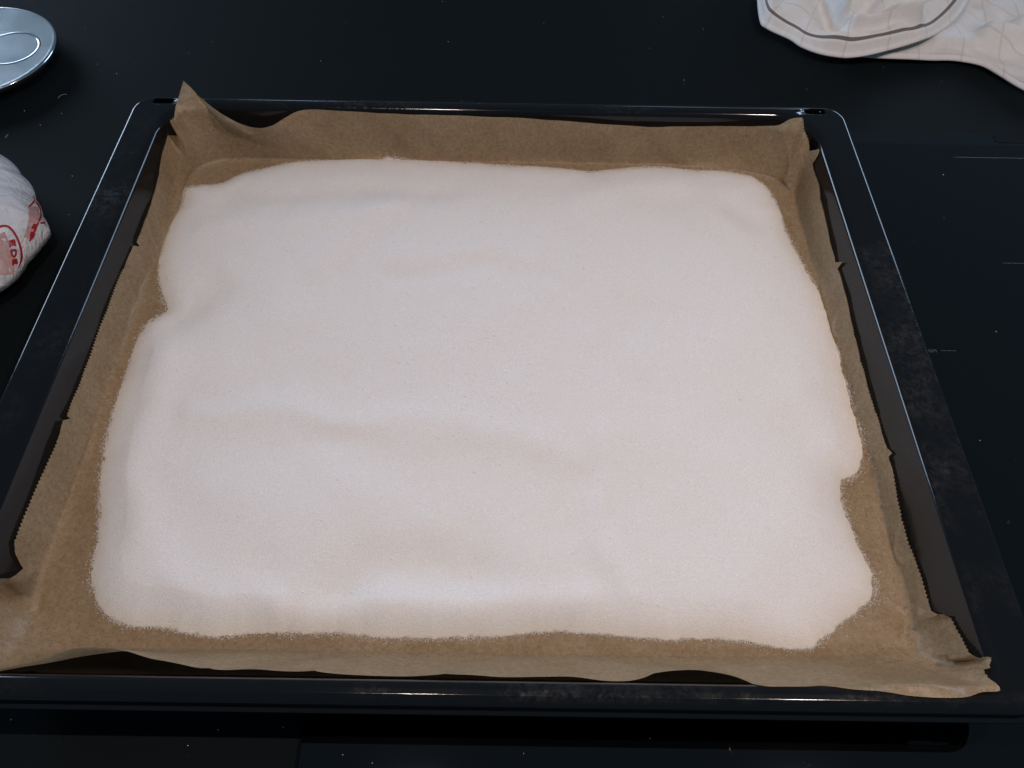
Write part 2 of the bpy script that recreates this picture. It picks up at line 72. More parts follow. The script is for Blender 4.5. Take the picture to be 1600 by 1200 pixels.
PRINT_LETTER = [[[[[-278.43,67.86,24.51],[-278.61,68.27,24.83],[-278.87,68.76,25.07]],[[-278.15,68.42,24.27],[-278.34,68.83,24.59],[-278.53,69.25,24.91]],[[-277.81,68.91,24.11],[-278.0,69.32,24.43],[-278.19,69.73,24.75]],[[-277.46,69.39,23.94],[-277.65,69.8,24.27],[-277.84,70.21,24.59]],[[-277.12,69.87,23.78],[-277.31,70.29,24.11],[-277.5,70.7,24.43]],[[-276.77,70.36,23.62],[-276.96,70.77,23.94],[-277.15,71.18,24.27]]],[[[-278.81,68.15,24.99],[-278.56,68.56,24.67],[-278.24,68.89,24.43]],[[-278.61,67.47,24.75],[-278.36,67.88,24.43],[-278.04,68.22,24.19]],[[-278.4,66.8,24.51],[-278.16,67.21,24.19],[-277.91,67.62,23.86]],[[-278.2,66.12,24.27],[-277.96,66.53,23.94],[-277.71,66.94,23.62]],[[-278.0,65.45,24.03],[-277.75,65.86,23.7],[-277.5,66.26,23.38]],[[-277.87,64.85,23.7],[-277.55,65.18,23.46],[-277.3,65.59,23.14]]],[[[-278.14,69.23,24.59],[-277.83,69.56,24.35],[-277.51,69.89,24.11]],[[-278.06,68.74,24.27],[-277.74,69.07,24.03],[-277.35,69.33,23.86]],[[-277.91,68.18,24.03],[-277.66,68.59,23.7],[-277.27,68.84,23.54]],[[-277.76,67.61,23.78],[-277.51,68.02,23.46],[-277.19,68.35,23.22]],[[-277.61,67.05,23.54],[-277.36,67.46,23.22],[-277.11,67.87,22.9]],[[-277.46,66.49,23.3],[-277.21,66.89,22.98],[-276.96,67.3,22.66]]],[[[-277.41,70.23,24.27],[-277.09,70.56,24.03],[-276.77,70.89,23.78]],[[-277.34,69.7,23.86],[-276.95,69.96,23.7],[-276.63,70.29,23.46]],[[-277.21,69.1,23.54],[-276.89,69.43,23.3],[-276.57,69.77,23.06]],[[-277.14,68.58,23.14],[-276.75,68.83,22.98],[-276.43,69.16,22.74]],[[-277.01,67.98,22.82],[-276.69,68.31,22.58],[-276.37,68.64,22.34]],[[-276.81,67.3,22.58],[-276.55,67.71,22.26],[-276.23,68.04,22.02]]]],[[[[-276.97,62.56,22.5],[-277.17,63.07,22.74],[-277.37,63.59,22.98]],[[-276.69,63.08,22.18],[-276.89,63.6,22.42],[-277.09,64.12,22.66]],[[-276.41,63.61,21.86],[-276.61,64.13,22.1],[-276.81,64.65,22.34]],[[-276.19,64.21,21.46],[-276.32,64.66,21.78],[-276.52,65.18,22.02]],[[-275.9,64.74,21.14],[-276.04,65.19,21.46],[-276.24,65.71,21.7]],[[-275.62,65.27,20.82],[-275.82,65.79,21.06],[-276.02,66.31,21.3]]],[[[-276.12,65.21,21.54],[-275.92,65.65,21.14],[-275.64,66.0,20.82]],[[-276.06,64.77,21.3],[-275.78,65.13,20.98],[-275.51,65.49,20.66]],[[-275.92,64.26,21.14],[-275.65,64.61,20.82],[-275.44,65.04,20.42]],[[-275.79,63.74,20.98],[-275.58,64.17,20.58],[-275.31,64.52,20.26]],[[-275.7,63.36,20.82],[-275.45,63.65,20.42],[-275.2,63.95,20.02]],[[-275.72,62.99,20.74],[-275.44,63.1,20.34],[-275.15,63.21,19.93]],[[-275.71,62.43,20.74],[-275.49,62.57,20.26],[-275.2,62.63,19.85]],[[-275.77,61.9,20.66],[-275.48,61.96,20.26],[-275.19,62.02,19.85]],[[-275.78,61.62,20.58],[-275.54,61.43,20.18],[-275.3,61.23,19.77]],[[-275.78,61.55,20.66],[-275.72,61.01,20.42],[-275.6,60.39,20.26]],[[-275.82,61.55,20.74],[-275.92,60.93,20.74],[-276.03,60.3,20.74]],[[-276.01,61.71,20.98],[-276.16,61.11,21.06],[-276.31,60.51,21.14]],[[-276.21,61.86,21.3],[-276.4,61.29,21.38],[-276.51,60.64,21.54]],[[-276.32,61.96,21.54],[-276.59,61.51,21.7],[-276.79,60.97,21.94]],[[-276.42,62.31,21.7],[-276.71,61.93,21.94],[-276.94,61.49,22.26]],[[-276.54,62.74,21.94],[-276.83,62.36,22.18],[-277.06,61.91,22.5]],[[-276.73,63.24,22.1],[-276.95,62.79,22.42],[-277.18,62.34,22.74]],[[-276.85,63.67,22.34],[-277.08,63.22,22.66],[-277.37,62.84,22.9]]]],[[[[-275.82,57.94,19.85],[-275.9,58.29,20.26],[-276.06,58.72,20.58]],[[-275.58,58.38,19.61],[-275.73,58.81,19.93],[-275.88,59.24,20.26]],[[-275.33,58.82,19.37],[-275.49,59.25,19.69],[-275.64,59.68,20.02]],[[-275.09,59.26,19.13],[-275.24,59.69,19.45],[-275.4,60.12,19.77]],[[-274.84,59.7,18.89],[-275.0,60.13,19.21],[-275.15,60.56,19.53]],[[-274.67,60.22,18.57],[-274.82,60.65,18.89],[-274.98,61.08,19.21]]],[[[-276.13,58.17,20.42],[-275.86,58.53,20.1],[-275.59,58.89,19.77]],[[-276.03,57.66,20.18],[-275.76,58.02,19.85],[-275.49,58.39,19.53]],[[-275.92,57.16,19.93],[-275.66,57.52,19.61],[-275.39,57.88,19.29]],[[-275.82,56.65,19.69],[-275.56,57.01,19.37],[-275.29,57.37,19.05]],[[-275.79,56.22,19.37],[-275.52,56.58,19.05],[-275.25,56.94,18.73]],[[-275.69,55.72,19.13],[-275.42,56.08,18.81],[-275.15,56.44,18.49]]],[[[-275.6,59.07,19.93],[-275.33,59.43,19.61],[-275.06,59.8,19.29]],[[-275.53,58.65,19.69],[-275.27,59.02,19.37],[-275.0,59.38,19.05]],[[-275.47,58.24,19.45],[-275.2,58.6,19.13],[-274.93,58.96,18.81]],[[-275.41,57.82,19.21],[-275.14,58.19,18.89],[-274.87,58.55,18.57]],[[-275.34,57.41,18.97],[-275.07,57.77,18.65],[-274.8,58.13,18.33]],[[-275.21,56.92,18.81],[-275.01,57.35,18.41],[-274.74,57.71,18.09]]],[[[-275.13,60.05,19.37],[-274.87,60.41,19.05],[-274.66,60.85,18.65]],[[-275.03,59.54,19.13],[-274.83,59.98,18.73],[-274.56,60.34,18.41]],[[-274.93,59.03,18.89],[-274.73,59.47,18.49],[-274.45,59.83,18.17]],[[-274.89,58.6,18.57],[-274.62,58.96,18.25],[-274.35,59.32,17.93]],[[-274.79,58.09,18.33],[-274.52,58.45,18.01],[-274.32,58.89,17.61]],[[-274.69,57.58,18.09],[-274.48,58.02,17.69],[-274.21,58.38,17.37]]]],[[[[-271.89,85.14,22.42],[-271.81,85.79,22.5],[-271.74,86.43,22.58]],[[-271.61,85.11,22.18],[-271.53,85.76,22.26],[-271.46,86.41,22.34]],[[-271.4,85.17,21.86],[-271.32,85.81,21.94],[-271.24,86.46,22.02]],[[-271.12,85.14,21.62],[-271.11,85.87,21.62],[-271.03,86.51,21.7]],[[-270.9,85.19,21.3],[-270.82,85.84,21.38],[-270.75,86.49,21.46]],[[-270.69,85.25,20.98],[-270.61,85.89,21.06],[-270.53,86.54,21.14]]],[[[-272.06,85.71,22.74],[-271.69,85.76,22.42],[-271.39,85.89,22.02]],[[-272.06,85.0,22.66],[-271.76,85.14,22.26],[-271.39,85.19,21.94]],[[-272.06,84.3,22.58],[-271.76,84.44,22.18],[-271.45,84.57,21.78]],[[-272.12,83.68,22.42],[-271.82,83.82,22.02],[-271.45,83.87,21.7]],[[-272.19,83.06,22.26],[-271.82,83.12,21.94],[-271.52,83.25,21.54]],[[-272.19,82.36,22.18],[-271.89,82.5,21.78],[-271.59,82.63,21.38]]],[[[-271.52,85.71,22.18],[-271.21,85.84,21.78],[-270.91,85.97,21.38]],[[-271.52,85.1,22.1],[-271.22,85.24,21.7],[-270.92,85.37,21.3]],[[-271.6,84.58,21.94],[-271.23,84.63,21.62],[-270.93,84.76,21.22]],[[-271.61,83.97,21.86],[-271.31,84.11,21.46],[-270.94,84.16,21.14]],[[-271.62,83.37,21.78],[-271.32,83.5,21.38],[-271.01,83.64,20.98]],[[-271.69,82.85,21.62],[-271.39,82.98,21.22],[-271.02,83.03,20.9]]],[[[-271.04,85.79,21.54],[-270.74,85.92,21.14],[-270.36,85.97,20.82]],[[-271.04,85.08,21.46],[-270.74,85.22,21.06],[-270.43,85.35,20.66]],[[-271.11,84.46,21.3],[-270.8,84.59,20.9],[-270.43,84.65,20.58]],[[-271.11,83.76,21.22],[-270.81,83.89,20.82],[-270.5,84.02,20.42]],[[-271.18,83.14,21.06],[-270.87,83.27,20.66],[-270.57,83.4,20.26]],[[-271.24,82.52,20.9],[-270.94,82.65,20.5],[-270.57,82.7,20.18]]]],[[[[-272.17,79.89,21.22],[-272.06,80.5,21.3],[-271.94,81.12,21.38]],[[-271.95,79.89,20.9],[-271.83,80.51,20.98],[-271.71,81.13,21.06]],[[-271.72,79.9,20.58],[-271.6,80.52,20.66],[-271.49,81.13,20.74]],[[-271.49,79.91,20.26],[-271.38,80.53,20.34],[-271.26,81.14,20.42]],[[-271.26,79.92,19.93],[-271.15,80.53,20.02],[-271.03,81.15,20.1]],[[-271.04,79.93,19.61],[-270.92,80.54,19.69],[-270.8,81.16,19.77]]],[[[-271.24,80.39,20.26],[-270.93,80.48,19.85],[-270.69,80.65,19.37]],[[-271.35,80.06,20.1],[-271.05,80.15,19.69],[-270.74,80.24,19.29]],[[-271.4,79.66,20.02],[-271.09,79.75,19.61],[-270.79,79.84,19.21]],[[-271.45,79.26,19.93],[-271.14,79.35,19.53],[-270.84,79.43,19.13]],[[-271.49,78.98,19.85],[-271.19,78.94,19.45],[-270.89,78.91,19.05]],[[-271.5,78.68,19.93],[-271.24,78.49,19.53],[-271.05,78.38,19.05]],[[-271.6,78.33,20.02],[-271.36,78.09,19.61],[-271.19,77.94,19.13]],[[-271.71,78.1,20.02],[-271.55,77.77,19.61],[-271.33,77.37,19.29]],[[-271.66,78.14,19.93],[-271.7,77.54,19.77],[-271.67,76.85,19.69]],[[-271.62,78.15,19.85],[-271.81,77.54,20.1],[-272.05,77.01,20.26]],[[-271.64,78.32,19.93],[-271.9,77.9,20.26],[-272.16,77.47,20.58]],[[-271.66,78.6,20.18],[-272.0,78.25,20.42],[-272.26,77.83,20.74]],[[-271.73,78.89,20.34],[-272.02,78.53,20.66],[-272.32,78.17,20.98]],[[-271.77,79.15,20.42],[-272.05,78.88,20.82],[-272.39,78.69,21.14]],[[-271.75,79.47,20.5],[-272.05,79.3,20.9],[-272.41,79.21,21.22]],[[-271.75,79.9,20.58],[-272.05,79.72,20.98],[-272.34,79.55,21.38]],[[-271.68,80.24,20.74],[-271.98,80.07,21.14],[-272.34,79.97,21.46]],[[-271.68,80.66,20.82],[-271.98,80.49,21.22],[-272.34,80.39,21.54]]]]]

FOLD = (200.3, 169.0, 24.0, 6.4)          # half width, half depth, corner radius, height of the fold line (mm)

def fold_radius(th):
    """distance from the tray centre to the rounded fold rectangle in direction th"""
    hx, hy, r, _ = FOLD
    hy = np.where(np.sin(th) < 0, hy-9.0, hy)         # the paper leaves the floor earlier along the front
    c, s = np.abs(np.cos(th)), np.abs(np.sin(th))
    rad = np.minimum(hx/np.maximum(c, 1e-9), hy/np.maximum(s, 1e-9))
    cx, cy = hx-r, hy-r
    b = c*cx+s*cy
    disc = np.maximum(b*b-(cx*cx+cy*cy-r*r), 0)
    rc = b+np.sqrt(disc)
    corner = (rad*c > cx) & (rad*s > cy)
    return np.where(corner, np.minimum(rc, rad), rad)


class PaperBase:
    """smooth shape of the baking paper: flat floor, then curling up to its cut edge"""
    def __init__(self, edge):
        e = np.array(edge, float)
        th = np.unwrap(np.arctan2(e[:, 1], e[:, 0]))
        th = np.maximum.accumulate(th+np.arange(len(th))*1e-5)
        self.th, self.e = th, e
        t2 = np.concatenate([th-2*np.pi, th, th+2*np.pi])
        self.t2 = t2
        self.r2 = np.tile(np.hypot(e[:, 0], e[:, 1]), 3)
        self.z2 = np.tile(e[:, 2], 3)

    def z(self, x, y):
        th, r = np.arctan2(y, x), np.hypot(x, y)
        th = np.where(th < self.th[0]-np.pi, th+2*np.pi, th)
        rf = fold_radius(th)
        ro = np.maximum(np.interp(th, self.t2, self.r2), rf+3)
        zo = np.interp(th, self.t2, self.z2)
        s = np.clip((r-rf)/(ro-rf), 0, 1)
        return FOLD[3]+(zo-FOLD[3])*s**2.0


BAG_C = (-322.0, 92.0)

class BagShape:
    """pillow-shaped plastic bag: seam outline (mm) and a domed top"""
    def __init__(self, outline):
        o = np.array(outline, float)-BAG_C
        th = np.unwrap(np.arctan2(o[:, 1], o[:, 0]))
        if th[-1] < th[0]:
            o, th = o[::-1], th[::-1]
        self.t2 = np.concatenate([th-2*np.pi, th, th+2*np.pi])
        self.r2 = np.tile(np.hypot(o[:, 0], o[:, 1]), 3)

    def radius(self, th):
        return np.interp(th, self.t2, self.r2)

    def top(self, rho):
        return 15.0+26.0*np.maximum(1-np.clip(rho, 0, 1)**2.6, 0)**0.75

    def bottom(self, rho):
        return 15.0-14.6*np.maximum(1-np.clip(rho, 0, 1)**5, 0)**0.6

    def ztop(self, x, y):
        dx, dy = x-BAG_C[0], y-BAG_C[1]
        return self.top(np.hypot(dx, dy)/self.radius(np.arctan2(dy, dx)))



# ------------------------------------------------------------------ helpers
def _hash(ix, iy, seed):
    h = (ix.astype(np.int64)*374761393+iy.astype(np.int64)*668265263+seed*982451653) & 0x7fffffff
    h = ((h ^ (h >> 13))*1274126177) & 0x7fffffff
    return ((h ^ (h >> 16)) & 0xffff)/65535.0


def vnoise(x, y, scale, seed=0, octaves=1):
    """smooth value noise in -1..1, feature size `scale` mm"""
    out, amp, tot = 0, 1.0, 0.0
    for o in range(octaves):
        u, v = np.asarray(x)/scale, np.asarray(y)/scale
        ix, iy = np.floor(u), np.floor(v)
        fx, fy = u-ix, v-iy
        fx, fy = fx**3*(fx*(fx*6-15)+10), fy**3*(fy*(fy*6-15)+10)
        a, b = _hash(ix, iy, seed+o), _hash(ix+1, iy, seed+o)
        c, d = _hash(ix, iy+1, seed+o), _hash(ix+1, iy+1, seed+o)
        out = out+amp*((a*(1-fx)+b*fx)*(1-fy)+(c*(1-fx)+d*fx)*fy*1.0)
        tot += amp
        amp *= 0.5
        scale *= 0.5
    return out/tot*2-1


def seg_dist(px, py, pts, closed=False):
    """distance of points to a polyline"""
    P = np.array(pts, float)
    A, B = (P, np.roll(P, -1, 0)) if closed else (P[:-1], P[1:])
    best = np.full(px.shape, 1e9)
    for a, b in zip(A, B):
        d = b-a
        t = np.clip(((px-a[0])*d[0]+(py-a[1])*d[1])/max(d@d, 1e-9), 0, 1)
        best = np.minimum(best, (px-a[0]-t*d[0])**2+(py-a[1]-t*d[1])**2)
    return np.sqrt(best)


def catmull(P, step, closed=False):
    P = np.array(P, float)
    n = len(P)
    out = []
    for i in range(n if closed else n-1):
        p0 = P[(i-1) % n] if closed or i > 0 else P[0]
        p1, p2 = P[i], P[(i+1) % n]
        p3 = P[(i+2) % n] if closed or i+2 < n else P[n-1]
        k = max(2, int(np.linalg.norm((p2-p1)[:2])/step))
        t = (np.arange(k)/k)[:, None]
        out.append(0.5*(2*p1+(p2-p0)*t+(2*p0-5*p1+4*p2-p3)*t**2+(3*p1-p0-3*p2+p3)*t**3))
    if not closed:
        out.append(P[-1:])
    return np.vstack(out)


def mesh_obj(name, verts, faces, material, parent=None, smooth=True, loc=None):
    """verts in mm"""
    me = bpy.data.meshes.new(name)
    me.from_pydata([tuple(v) for v in (np.asarray(verts, float)*MM).tolist()], [], faces)
    me.update()
    if smooth:
        me.polygons.foreach_set("use_smooth", [True]*len(me.polygons))
    o = bpy.data.objects.new(name, me)
    if material:
        me.materials.append(material)
    col.objects.link(o)
    if parent:
        o.parent = parent
    return o


def tag(o, label=None, cat=None, kind=None, group=None):
    for k, v in (("label", label), ("category", cat), ("kind", kind), ("group", group)):
        if v:
            o[k] = v
    return o


def empty(name):
    o = bpy.data.objects.new(name, None)
    col.objects.link(o)
    return o


def grid_faces(n, m, wrap=False):
    """n columns (optionally wrapping) x m rows, index = row*n+col"""
    f = []
    for r in range(m-1):
        for c in range(n if wrap else n-1):
            d = (c+1) % n
            f.append((r*n+c, r*n+d, (r+1)*n+d, (r+1)*n+c))
    return f


def rr_ring(hx, hy, rb, rf, z, k=12):
    """rounded rectangle, corner radius rb at the back and rf at the front; fixed vertex count"""
    pts = []
    for sx, sy, a0, r in ((1, 1, 0, rb), (-1, 1, 90, rb), (-1, -1, 180, rf), (1, -1, 270, rf)):
        for i in range(k+1):
            a = math.radians(a0+90*i/k)
            pts.append((sx*(hx-r)+r*math.cos(a), sy*(hy-r)+r*math.sin(a), z))
    return pts


def box_bm(bm, x0, x1, y0, y1, z0, z1):
    v = [bm.verts.new((x*MM, y*MM, z*MM)) for z in (z0, z1) for y in (y0, y1) for x in (x0, x1)]
    for f in ((0, 2, 3, 1), (4, 5, 7, 6), (0, 1, 5, 4), (2, 6, 7, 3), (0, 4, 6, 2), (1, 3, 7, 5)):
        bm.faces.new([v[i] for i in f])


def bm_obj(name, bm, material, parent=None):
    bmesh.ops.recalc_face_normals(bm, faces=bm.faces)
    me = bpy.data.meshes.new(name)
    bm.to_mesh(me)
    bm.free()
    me.materials.append(material)
    o = bpy.data.objects.new(name, me)
    col.objects.link(o)
    if parent:
        o.parent = parent
    return o


# ------------------------------------------------------------------ materials
class Mat:
    def __init__(self, name):
        self.m = bpy.data.materials.new(name)
        self.m.use_nodes = True
        self.t = self.m.node_tree
        self.b = self.t.nodes["Principled BSDF"]
        self.co = self.t.nodes.new("ShaderNodeTexCoord").outputs["Object"]

    def n(self, typ, **kw):
        nd = self.t.nodes.new(typ)
        for k, v in kw.items():
            setattr(nd, k, v)
        return nd

    def link(self, a, b):
        self.t.links.new(a, b)

    def set(self, **kw):
        for k, v in kw.items():
            s = self.b.inputs[k.replace('_', ' ')]
            if hasattr(v, 'links'):
                self.link(v, s)
            else:
                s.default_value = (*v, 1) if isinstance(v, tuple) and s.type == 'RGBA' else v

    def noise(self, scale, detail=3, rough=0.5, co=None, distort=0.0):
        nd = self.n("ShaderNodeTexNoise")
        nd.inputs["Scale"].default_value = scale
        nd.inputs["Detail"].default_value = detail
        nd.inputs["Roughness"].default_value = rough
        nd.inputs["Distortion"].default_value = distort
        self.link(co or self.co, nd.inputs["Vector"])
        return nd.outputs["Fac"]

    def ramp(self, fac, stops):
        nd = self.n("ShaderNodeValToRGB")
        e = nd.color_ramp.elements
        while len(e) < len(stops):
            e.new(0.5)
        for el, (p, c) in zip(e, stops):
            el.position = p
            el.color = (c, c, c, 1) if not isinstance(c, tuple) else (*c, 1)
        self.link(fac, nd.inputs[0])
        return nd.outputs[0]

    def mix(self, fac, a, b, blend='MIX'):
        nd = self.n("ShaderNodeMix", data_type='RGBA', blend_type=blend)
        for s, v in ((nd.inputs[0], fac), (nd.inputs[6], a), (nd.inputs[7], b)):
            if hasattr(v, 'links'):
                self.link(v, s)
            else:
                s.default_value = (*v, 1) if isinstance(v, tuple) else v
        return nd.outputs[2]

    def math(self, op, a, b=0.0, c=0.0):
        nd = self.n("ShaderNodeMath", operation=op)
        for s, v in zip(nd.inputs, (a, b, c)):
            if hasattr(v, 'links'):
                self.link(v, s)
            else:
                s.default_value = v
        return nd.outputs[0]

    def bump(self, height, strength, dist):
        nd = self.n("ShaderNodeBump")
        nd.inputs["Strength"].default_value = strength
        nd.inputs["Distance"].default_value = dist
        self.link(height, nd.inputs["Height"])
        self.link(nd.outputs[0], self.b.inputs["Normal"])


# worktop: matt anthracite laminate with a fine grain and pale flecks
k = Mat("worktop_laminate")
flecks = k.ramp(k.noise(520, 2, 0.6), [(0.0, 0.0), (0.70, 0.0), (0.78, 1.0), (1.0, 1.0)])
cloud = k.noise(9, 4, 0.6)
k.set(Base_Color=k.mix(k.math('MULTIPLY', flecks, 0.5), k.mix(cloud, (0.0022, 0.0042, 0.0052), (0.0044, 0.0074, 0.0088)), (0.03, 0.034, 0.036)),
      Roughness=k.math('MULTIPLY_ADD', cloud, 0.15, 0.70), Specular_IOR_Level=0.11)
k.bump(k.noise(900, 3, 0.6), 0.35, 0.0004)
M_WORKTOP = k.m

# ceramic hob glass with a little dried-on residue
k = Mat("hob_glass")
res = k.ramp(k.noise(60, 6, 0.72, distort=0.6), [(0.0, 0.0), (0.655, 0.0), (0.70, 1.0), (1.0, 1.0)])
big = k.ramp(k.noise(11, 2), [(0.0, 0.0), (0.50, 0.0), (0.60, 1.0), (1.0, 1.0)])
resm = k.math('MULTIPLY', k.math('MULTIPLY', res, big), 0.35)
k.set(Base_Color=k.mix(resm, (0.0018, 0.0022, 0.0028), (0.10, 0.095, 0.09)), Roughness=k.math('MULTIPLY_ADD', resm, 0.5, 0.035))
M_GLASS = k.m

k = Mat("hob_print")
k.set(Base_Color=(0.06, 0.065, 0.07), Roughness=0.4)
M_HOBPRINT = k.m
k = Mat("matt_black")
k.set(Base_Color=(0.002, 0.002, 0.002), Roughness=0.8, Specular_IOR_Level=0.1)
M_MATT_BLACK = k.m

# enamel of the tray, smudged with floury fingerprints on the flange
k = Mat("black_enamel")
sep = k.n("ShaderNodeSeparateXYZ")
k.link(k.co, sep.inputs[0])
flange = k.ramp(k.math('MULTIPLY_ADD', sep.outputs[2], 1000.0, -38.5), [(0.0, 0.0), (0.9, 1.0)])
patch = k.ramp(k.noise(14, 3, 0.6), [(0.0, 0.0), (0.50, 0.0), (0.66, 1.0), (1.0, 1.0)])
fine = k.ramp(k.noise(260, 5, 0.75, distort=0.4), [(0.0, 0.0), (0.42, 0.0), (0.72, 1.0), (1.0, 1.0)])
smudge = k.math('MULTIPLY', k.math('MULTIPLY', patch, fine), flange)
k.set(Base_Color=k.mix(k.math('MULTIPLY', smudge, 0.075), (0.0058, 0.0064, 0.0075), (0.30, 0.28, 0.26)),
      Roughness=k.math('MULTIPLY_ADD', smudge, 0.22, 0.10), Specular_IOR_Level=0.36)
k.bump(k.noise(160, 2), 0.05, 0.0006)
M_ENAMEL = k.m

# brown baking paper: fibrous, slightly waxy, lets some light through
k = Mat("baking_paper")
fib = k.noise(420, 5, 0.7, distort=0.5)
spots = k.ramp(k.noise(900, 3, 0.6), [(0.0, 0.55), (0.36, 0.62), (0.48, 1.0), (1.0, 1.0)])
blot = k.noise(55, 4, 0.6)
c = k.mix(k.ramp(fib, [(0.30, 0.0), (0.70, 1.0)]), (0.43, 0.290, 0.158), (0.62, 0.465, 0.295))
c = k.mix(k.ramp(blot, [(0.35, 0.0), (0.65, 0.30)]), c, (0.34, 0.210, 0.098))
c = k.mix(0.55, c, spots, 'MULTIPLY')
k.set(Base_Color=c, Roughness=0.40, Specular_IOR_Level=0.5)
fold = k.math('POWER', k.math('SUBTRACT', 1.0, k.math('ABSOLUTE', k.math('MULTIPLY_ADD', k.noise(48, 2, 0.5, distort=0.4), 2.0, -1.0))), 9.0)
k.bump(k.math('ADD', k.math('MULTIPLY', k.noise(700, 4, 0.7), 0.25), k.math('MULTIPLY', fold, 0.35)), 0.3, 0.0005)
tr = k.n("ShaderNodeBsdfTranslucent")
k.link(c, tr.inputs[0])
mx = k.n("ShaderNodeMixShader")
mx.inputs[0].default_value = 0.42
k.link(k.b.outputs[0], mx.inputs[1])
k.link(tr.outputs[0], mx.inputs[2])
k.link(mx.outputs[0], k.t.nodes["Material Output"].inputs[0])
M_PAPER = k.m

# sugar
k = Mat("white_sugar")
g = k.noise(1500, 3, 0.7)
vor = k.n("ShaderNodeTexVoronoi")
vor.inputs["Scale"].default_value = 1500
k.link(k.co, vor.inputs["Vector"])
c = k.mix(k.ramp(g, [(0.25, 0.0), (0.75, 1.0)]), (0.72, 0.705, 0.70), (0.97, 0.955, 0.95))
thin_a = k.n("ShaderNodeAttribute", attribute_name="thin")
c = k.mix(thin_a.outputs["Fac"], c, (0.80, 0.72, 0.58))
k.set(Base_Color=c, Roughness=0.6, Specular_IOR_Level=0.35, Subsurface_Weight=0.35,
      Subsurface_Radius=(0.0030, 0.0024, 0.0018), Subsurface_Scale=1.0)
k.bump(k.math('ADD', vor.outputs["Distance"], g), 0.30, 0.0005)
M_SUGAR = k.m
k = Mat("sugar_grain")
k.set(Base_Color=(0.88, 0.865, 0.85), Roughness=0.4)
tr = k.n("ShaderNodeBsdfTranslucent")
tr.inputs[0].default_value = (0.95, 0.92, 0.88, 1)
mx = k.n("ShaderNodeMixShader")
mx.inputs[0].default_value = 0.5
k.link(k.b.outputs[0], mx.inputs[1])
k.link(tr.outputs[0], mx.inputs[2])
k.link(mx.outputs[0], k.t.nodes["Material Output"].inputs[0])
M_GRAIN = k.m
k = Mat("sugar_crystal")
k.set(Base_Color=(0.86, 0.84, 0.82), Roughness=0.18)
M_CRYSTAL = k.m

# polished steel
k = Mat("polished_steel")
k.set(Base_Color=(0.62, 0.63, 0.635), Metallic=1.0, Roughness=k.math('MULTIPLY_ADD', k.noise(30, 4), 0.12, 0.10))
M_STEEL = k.m
k = Mat("dark_seal")
k.set(Base_Color=(0.01, 0.011, 0.012), Roughness=0.5)
M_SEAL = k.m

# thin white plastic film over flour
k = Mat("plastic_film")
k.set(Base_Color=k.mix(k.noise(35, 4, 0.6), (0.56, 0.58, 0.62), (0.76, 0.77, 0.79)), Roughness=0.26, Coat_Weight=0.8, Coat_Roughness=0.12)
k.bump(k.noise(80, 4, 0.62, distort=2.5), 0.55, 0.005)
M_FILM = k.m
k = Mat("red_print")
k.set(Base_Color=k.mix(k.noise(250, 3), (0.42, 0.018, 0.028), (0.30, 0.012, 0.02)), Roughness=0.32)
M_RED = k.m
k = Mat("pale_red_print")
k.set(Base_Color=k.mix(k.ramp(k.noise(160, 4, 0.7, distort=1.0), [(0.35, 0.0), (0.65, 1.0)]), (0.50, 0.22, 0.20), (0.52, 0.42, 0.42)), Roughness=0.3)
M_PALERED = k.m

# checked tea towel; UV holds (distance along hem, distance from hem) in metres
k = Mat("checked_cotton")
uv = k.n("ShaderNodeUVMap", uv_map="weave")
s = k.n("ShaderNodeSeparateXYZ")
k.link(uv.outputs[0], s.inputs[0])


def band(val, period, centre, half):
    w = k.math('MODULO', k.math('ADD', val, 10*period-centre+period*0.5), period)
    return k.math('LESS_THAN', k.math('ABSOLUTE', k.math('SUBTRACT', w, period*0.5)), half)


weft, warp = s.outputs[0], s.outputs[1]
lines = k.math('MAXIMUM', band(weft, 0.034, 0.010, 0.0009), band(warp, 0.034, 0.030, 0.0009))
tw = k.math('SINE', k.math('MULTIPLY', k.math('ADD', weft, warp), 5200.0))
c = k.mix(k.noise(240, 4, 0.6), (0.70, 0.69, 0.67), (0.84, 0.83, 0.81))
c = k.mix(k.math('MULTIPLY', lines, 0.22), c, (0.40, 0.31, 0.22))
dark = k.math('LESS_THAN', k.math('ABSOLUTE', k.math('SUBTRACT', warp, 0.0145)), 0.0012)
c = k.mix(k.math('MULTIPLY', dark, k.math('MULTIPLY_ADD', tw, 0.12, 0.86)), c, (0.085, 0.06, 0.062))
k.set(Base_Color=c, Roughness=0.9, Sheen_Weight=0.25, Specular_IOR_Level=0.2)
k.bump(k.math('ADD', k.noise(1100, 3, 0.7), k.math('MULTIPLY', k.math('ADD', k.math('SINE', k.math('MULTIPLY', weft, 7000.0)), k.math('SINE', k.math('MULTIPLY', warp, 7000.0))), 0.15)), 0.4, 0.0006)
M_COTTON = k.m

k = Mat("lint_cotton")
k.set(Base_Color=k.mix(k.noise(800, 2), (0.28, 0.30, 0.30), (0.40, 0.41, 0.40)), Roughness=0.9)
M_COTTON_PLAIN = k.m

# ------------------------------------------------------------------ setting: worktop and hob
bm = bmesh.new()
box_bm(bm, -1600, 1600, -330, 1100, -38, 0)
o = bm_obj("worktop", bm, M_WORKTOP)
tag(o, "matt dark anthracite kitchen worktop", None, "structure")

